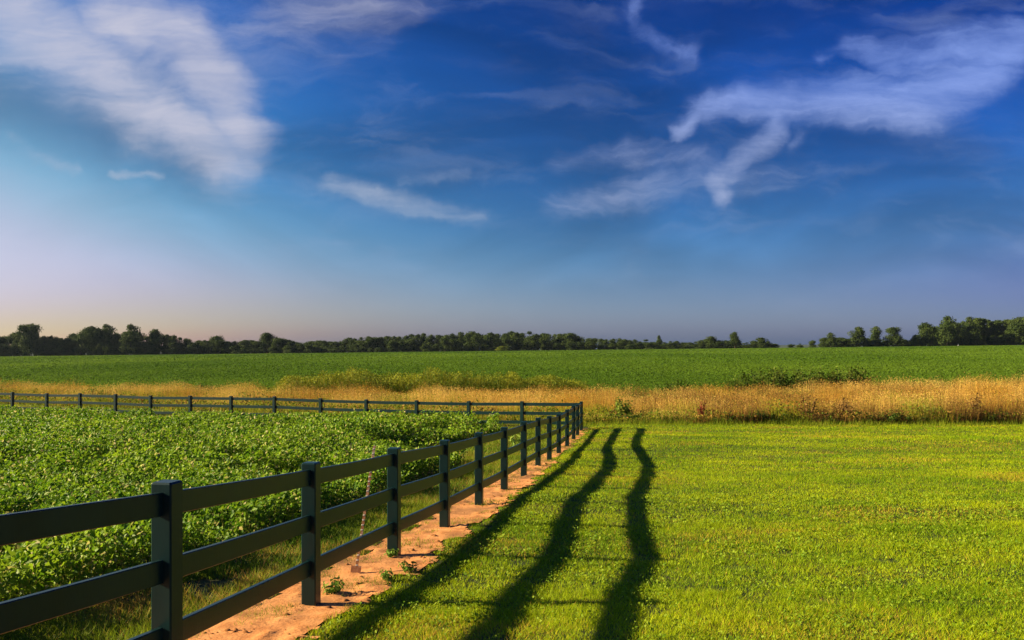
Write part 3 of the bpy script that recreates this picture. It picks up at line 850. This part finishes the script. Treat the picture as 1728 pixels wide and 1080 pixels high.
w = bpy.data.worlds.new('World'); SC.world = w; w.use_nodes = True
nt = w.node_tree; nt.nodes.clear()
nd = nt.nodes; lk = nt.links
def math_(op, a, b=None, c=None, clamp=False):
    n = nd.new('ShaderNodeMath'); n.operation = op; n.use_clamp = clamp
    for i, x in enumerate((a, b, c)):
        if x is None: continue
        if isinstance(x, (int, float)): n.inputs[i].default_value = x
        else: lk.new(x, n.inputs[i])
    return n.outputs[0]
def vmath(op, a, b=None, scale=None):
    n = nd.new('ShaderNodeVectorMath'); n.operation = op
    for i, x in enumerate((a, b)):
        if x is None: continue
        if isinstance(x, (tuple, list)): n.inputs[i].default_value = x
        else: lk.new(x, n.inputs[i])
    if scale is not None:
        if isinstance(scale, (int, float)): n.inputs['Scale'].default_value = scale
        else: lk.new(scale, n.inputs['Scale'])
    return n.outputs['Value'] if op in ('LENGTH', 'DOT_PRODUCT') else n.outputs[0]
def mixrgb(f, a, b, mode='MIX'):
    n = nd.new('ShaderNodeMix'); n.data_type = 'RGBA'; n.blend_type = mode
    for k, x in (('Factor', f), ('A', a), ('B', b)):
        if isinstance(x, (int, float)): n.inputs[k].default_value = x
        elif isinstance(x, tuple): n.inputs[k].default_value = (*x, 1)
        else: lk.new(x, n.inputs[k])
    return n.outputs['Result']
def maprange(x, a, b, c, d, interp='SMOOTHSTEP'):
    n = nd.new('ShaderNodeMapRange'); n.interpolation_type = interp
    lk.new(x, n.inputs[0])
    for i, q in enumerate((a, b, c, d)): n.inputs[i+1].default_value = q
    return n.outputs[0]

sky = nd.new('ShaderNodeTexSky'); sky.sky_type = 'NISHITA'; sky.sun_disc = False
sky.sun_elevation = ELEV; sky.sun_rotation = math.radians(-90); sky.altitude = 200
sky.air_density = 1.0; sky.dust_density = 1.6; sky.ozone_density = 3.0
tc = nd.new('ShaderNodeTexCoord')
sp = nd.new('ShaderNodeSeparateXYZ'); lk.new(tc.outputs['Generated'], sp.inputs[0])
ay = math_('MAXIMUM', math_('ABSOLUTE', sp.outputs[1]), .06)
U = math_('DIVIDE', sp.outputs[0], ay); V = math_('DIVIDE', sp.outputs[2], ay)
cb = nd.new('ShaderNodeCombineXYZ'); lk.new(U, cb.inputs[0]); lk.new(V, cb.inputs[1])
uv = cb.outputs[0]
def noise(vec, scale, detail=6, rough=.55, dist=0.0, out='Fac'):
    n = nd.new('ShaderNodeTexNoise'); n.noise_dimensions = '2D'
    n.inputs['Scale'].default_value = scale; n.inputs['Detail'].default_value = detail
    n.inputs['Roughness'].default_value = rough; n.inputs['Distortion'].default_value = dist
    lk.new(vec, n.inputs['Vector']); return n.outputs[out]
wn = noise(uv, 5.0, 4, .55, 0.3, 'Color'); wn = vmath('SUBTRACT', wn, (.5, .5, .5))
wf = noise(uv, 22.0, 5, .6, 0.0, 'Color'); wf = vmath('SUBTRACT', wf, (.5, .5, .5))
pw = vmath('ADD', uv, vmath('SCALE', wn, scale=.040)); pw = vmath('ADD', pw, vmath('SCALE', wf, scale=.020))

def P2(x, y): return ((x-864)/F, (600-y)/F, 0)
def seg(a, b, r):
    A = P2(*a); B = P2(*b)
    ba = tuple(B[i]-A[i] for i in range(3)); l2 = sum(q*q for q in ba)
    pa = vmath('SUBTRACT', pw, A)
    h = math_('MULTIPLY', vmath('DOT_PRODUCT', pa, ba), 1/l2, clamp=True)
    d = vmath('LENGTH', vmath('SUBTRACT', pa, vmath('SCALE', ba_node(ba), scale=h)))
    return maprange(d, 0.0, r/F, 1.0, 0.0)
def ba_node(ba):
    n = nd.new('ShaderNodeCombineXYZ')
    for i in range(3): n.inputs[i].default_value = ba[i]
    return n.outputs[0]
def stroke(pts, dens):
    out = None
    for (x0, y0, r0), (x1, y1, r1) in zip(pts[:-1], pts[1:]):
        s = math_('MULTIPLY', seg((x0, y0), (x1, y1), (r0+r1)/2), dens)
        out = s if out is None else math_('SMOOTH_MAX', out, s, .12)
    return out
def strokes(lst):
    out = None
    for pts, dens in lst:
        s = stroke(pts, dens)
        out = s if out is None else math_('SMOOTH_MAX', out, s, .12)
    return out

LEFT = strokes([
    ([(-60, -30, 150), (120, 95, 130), (260, 185, 125), (390, 270, 90)], 1.0),
    ([(180, 20, 110), (310, 60, 120), (370, 150, 110), (415, 240, 80)], 1.0),
    ([(150, 60, 130), (300, 150, 130), (390, 245, 90)], .62),
    ([(420, 230, 70), (425, 275, 45), (375, 305, 30)], .8),
    ([(-40, 110, 90), (150, 175, 90), (300, 240, 80)], .45),
    ([(380, 60, 190), (620, 20, 160)], .40),
    ([(560, 90, 70), (700, 15, 60)], .35),
])
SMALL = strokes([
    ([(190, 292, 16), (275, 303, 18)], .62),
    ([(12, 236, 26), (60, 264, 24), (125, 290, 18)], .42),
    ([(560, 314, 30), (680, 343, 46), (815, 376, 42)], .62),
    ([(680, 312, 24), (790, 295, 22)], .28),
    ([(1110, 380, 16), (1300, 388, 14)], .20), ([(820, 436, 14), (872, 432, 12)], .22), ([(880, 402, 20), (920, 398, 18)], .16),
    ([(1060, 450, 40), (1130, 490, 30)], .16),
])
RIGHT = strokes([
    ([(1142, 222, 20), (1185, 190, 48), (1265, 172, 64), (1420, 168, 74), (1560, 172, 92), (1665, 130, 92), (1720, 70, 84)], .92),
    ([(1392, 96, 20), (1442, 80, 40), (1510, 96, 66), (1610, 90, 90), (1710, 70, 90)], .75),
    ([(1430, 58, 40), (1490, 44, 50), (1600, 50, 60)], .34),
    ([(1330, 172, 40), (1305, 228, 44), (1238, 284, 50), (1202, 306, 44), (1216, 332, 28)], .78),
    ([(1310, 196, 30), (1362, 222, 24), (1330, 252, 30)], .45),
    ([(940, 278, 50), (1050, 257, 50), (1170, 266, 60)], .42), ([(940, 350, 56), (1060, 318, 70), (1200, 292, 70)], .46),
    ([(1195, 300, 60), (1330, 305, 60)], .30),
    ([(1058, 8, 28), (1066, 42, 30), (1102, 68, 34), (1170, 82, 36)], .56), ([(1100, 110, 36), (1165, 155, 30)], .24),
])
DARK = strokes([([(-60, 150, 120), (180, 225, 110), (340, 275, 70)], .55)])

# streaky cirrus grain
rot = nd.new('ShaderNodeMapping'); rot.inputs['Rotation'].default_value = (0, 0, math.radians(24)); rot.inputs['Scale'].default_value = (1, 3.6, 1)
lk.new(pw, rot.inputs['Vector'])
g1 = noise(rot.outputs[0], 5.5, 9, .60, .4)
rot2 = nd.new('ShaderNodeMapping'); rot2.inputs['Rotation'].default_value = (0, 0, math.radians(-12)); rot2.inputs['Scale'].default_value = (1, 3.8, 1)
lk.new(pw, rot2.inputs['Vector'])
g2 = noise(rot2.outputs[0], 6.5, 9, .60, .4)
fine = nd.new('ShaderNodeMapping'); fine.inputs['Scale'].default_value = (14, 60, 1); fine.inputs['Rotation'].default_value = (0, 0, math.radians(10))
lk.new(pw, fine.inputs['Vector'])
g3 = noise(fine.outputs[0], 1.0, 6, .6, .2)
fib = nd.new('ShaderNodeMapping'); fib.inputs['Scale'].default_value = (5, 30, 1); fib.inputs['Rotation'].default_value = (0, 0, math.radians(20))
lk.new(vmath('ADD', uv, vmath('SCALE', wn, scale=.012)), fib.inputs['Vector'])
g4 = noise(fib.outputs[0], 1.0, 7, .62, .6)
def grain(d, g, amp=.95):
    v = math_('ADD', d, math_('MULTIPLY', math_('SUBTRACT', g, .5), amp))
    v = math_('ADD', v, math_('MULTIPLY', math_('SUBTRACT', g3, .5), .28))
    return math_('MULTIPLY', maprange(v, .02, 1.25, 0.0, .86, 'SMOOTHSTEP'), math_('MULTIPLY', math_('MULTIPLY', d, 2.4, clamp=True), maprange(g4, .32, .68, .70, 1.05, 'LINEAR')), clamp=True)
aL = grain(LEFT, g1); aS = grain(SMALL, g1); aR = grain(RIGHT, g2)

K = 1.0
skyc = sky.outputs[0]
# deepen: slight power curve and per channel gain on the clear sky
sgn = nd.new('ShaderNodeSeparateColor'); lk.new(skyc, sgn.inputs[0])
SKYM = (3.0, 3.6, 4.5)
def chan(i, g, p):
    return math_('MULTIPLY', math_('POWER', math_('SMOOTH_MIN', sgn.outputs[i], SKYM[i], .8), p), g)
SKYG = (.122, .28, .93); SKYP = (3.0, 1.85, 1.0)
cc = nd.new('ShaderNodeCombineColor')
for i in range(3): lk.new(chan(i, SKYG[i], SKYP[i]), cc.inputs[i])
side = maprange(U, -.75, .75, 0.0, 1.0, 'LINEAR')
base = mixrgb(1.0, cc.outputs[0], mixrgb(side, (1.16, 1.26, 1.12), (.38, .54, .90)), 'MULTIPLY')
base = mixrgb(1.0, base, mixrgb(maprange(V, .02, .42, 0.0, 1.0, 'LINEAR'), (1.0, 1.0, 1.0), (.45, .72, .92)), 'MULTIPLY')
glow = math_('MULTIPLY', maprange(U, -.68, -.12, 1.0, 0.0), maprange(V, .10, .36, 1.0, 0.0))
base = mixrgb(glow, base, mixrgb(1.0, base, (1.34, 1.30, 1.24), 'MULTIPLY'))
warm = math_('MULTIPLY', maprange(V, .0, .13, 1.0, 0.0), maprange(U, -.66, .12, 1.0, 0.0))
base = mixrgb(warm, base, mixrgb(1.0, base, (1.0, .80, .62), 'MULTIPLY'))
big = nd.new('ShaderNodeMapping'); big.inputs['Scale'].default_value = (1, 2.4, 1); big.inputs['Rotation'].default_value = (0, 0, math.radians(-14))
lk.new(uv, big.inputs['Vector'])
gb = noise(big.outputs[0], 2.6, 5, .5, .5)
lvl = maprange(gb, .3, .7, .60, 1.02, 'LINEAR')
lv = nd.new('ShaderNodeCombineXYZ'); [lk.new(lvl, lv.inputs[i]) for i in range(3)]
base = mixrgb(math_('MULTIPLY', maprange(V, .03, .15, 0.0, 1.0), maprange(U, -.60, -.25, .15, 1.0)), base, mixrgb(1.0, base, lv.outputs[0], 'MULTIPLY'))
veil = math_('MULTIPLY', maprange(g2, .46, .82, 0.0, .13), maprange(V, .05, .16, 0.0, 1.0))
base = mixrgb(veil, base, (2.6, 3.2, 4.6))
c1 = mixrgb(DARK, base, (.65, 1.05, 1.85))
c2 = mixrgb(aL, c1, (4.2, 4.2, 5.0))
c3 = mixrgb(aS, c2, (3.4, 3.8, 4.7))
c4 = mixrgb(aR, c3, mixrgb(maprange(V, .20, .36, 0.0, 1.0), (3.0, 3.5, 5.2), (1.9, 2.8, 6.2)))
bg = nd.new('ShaderNodeBackground'); bg.inputs['Strength'].default_value = .05
lk.new(c4, bg.inputs['Color'])
wo = nd.new('ShaderNodeOutputWorld'); lk.new(bg.outputs[0], wo.inputs['Surface'])

cam = bpy.data.cameras.new('camera'); cam.sensor_width = 36; cam.lens = F/1728*36
cam.shift_y = 60/1728; cam.clip_start = .05; cam.clip_end = 9000
co = link(bpy.data.objects.new('camera', cam)); co.rotation_euler = (math.pi/2, 0, 0)
SC.camera = co
SC.view_settings.view_transform = 'Standard'; SC.view_settings.look = 'None'
SC.view_settings.exposure = 1.5; SC.view_settings.gamma = 1.0; SC.view_settings.use_curve_mapping = False
SC.cycles.max_bounces = 6; SC.cycles.transmission_bounces = 4; SC.cycles.diffuse_bounces = 3
SC.cycles.use_denoising = True
# ------------------------------------------------------------------ air
hm, hnt, hout = new_mat('thin_air')
pv = hnt.nodes.new('ShaderNodeVolumePrincipled'); pv.inputs['Color'].default_value = (.62, .80, 1, 1); pv.inputs['Density'].default_value = .00004; pv.inputs['Anisotropy'].default_value = .2
hnt.links.new(pv.outputs[0], hout.inputs['Volume'])
hx, hy0, hy1, hz0, hz1 = 3600, -1600, 4100, -20, 40
hv = [(x, y, z) for z in (hz0, hz1) for y in (hy0, hy1) for x in (-hx, hx)]
tag(obj('haze', py_mesh('haze', hv, [(0, 2, 3, 1), (4, 5, 7, 6), (0, 1, 5, 4), (1, 3, 7, 5), (3, 2, 6, 7), (2, 0, 4, 6)], hm)), 'thin evening haze lying over the fields', 'haze', kind='stuff')
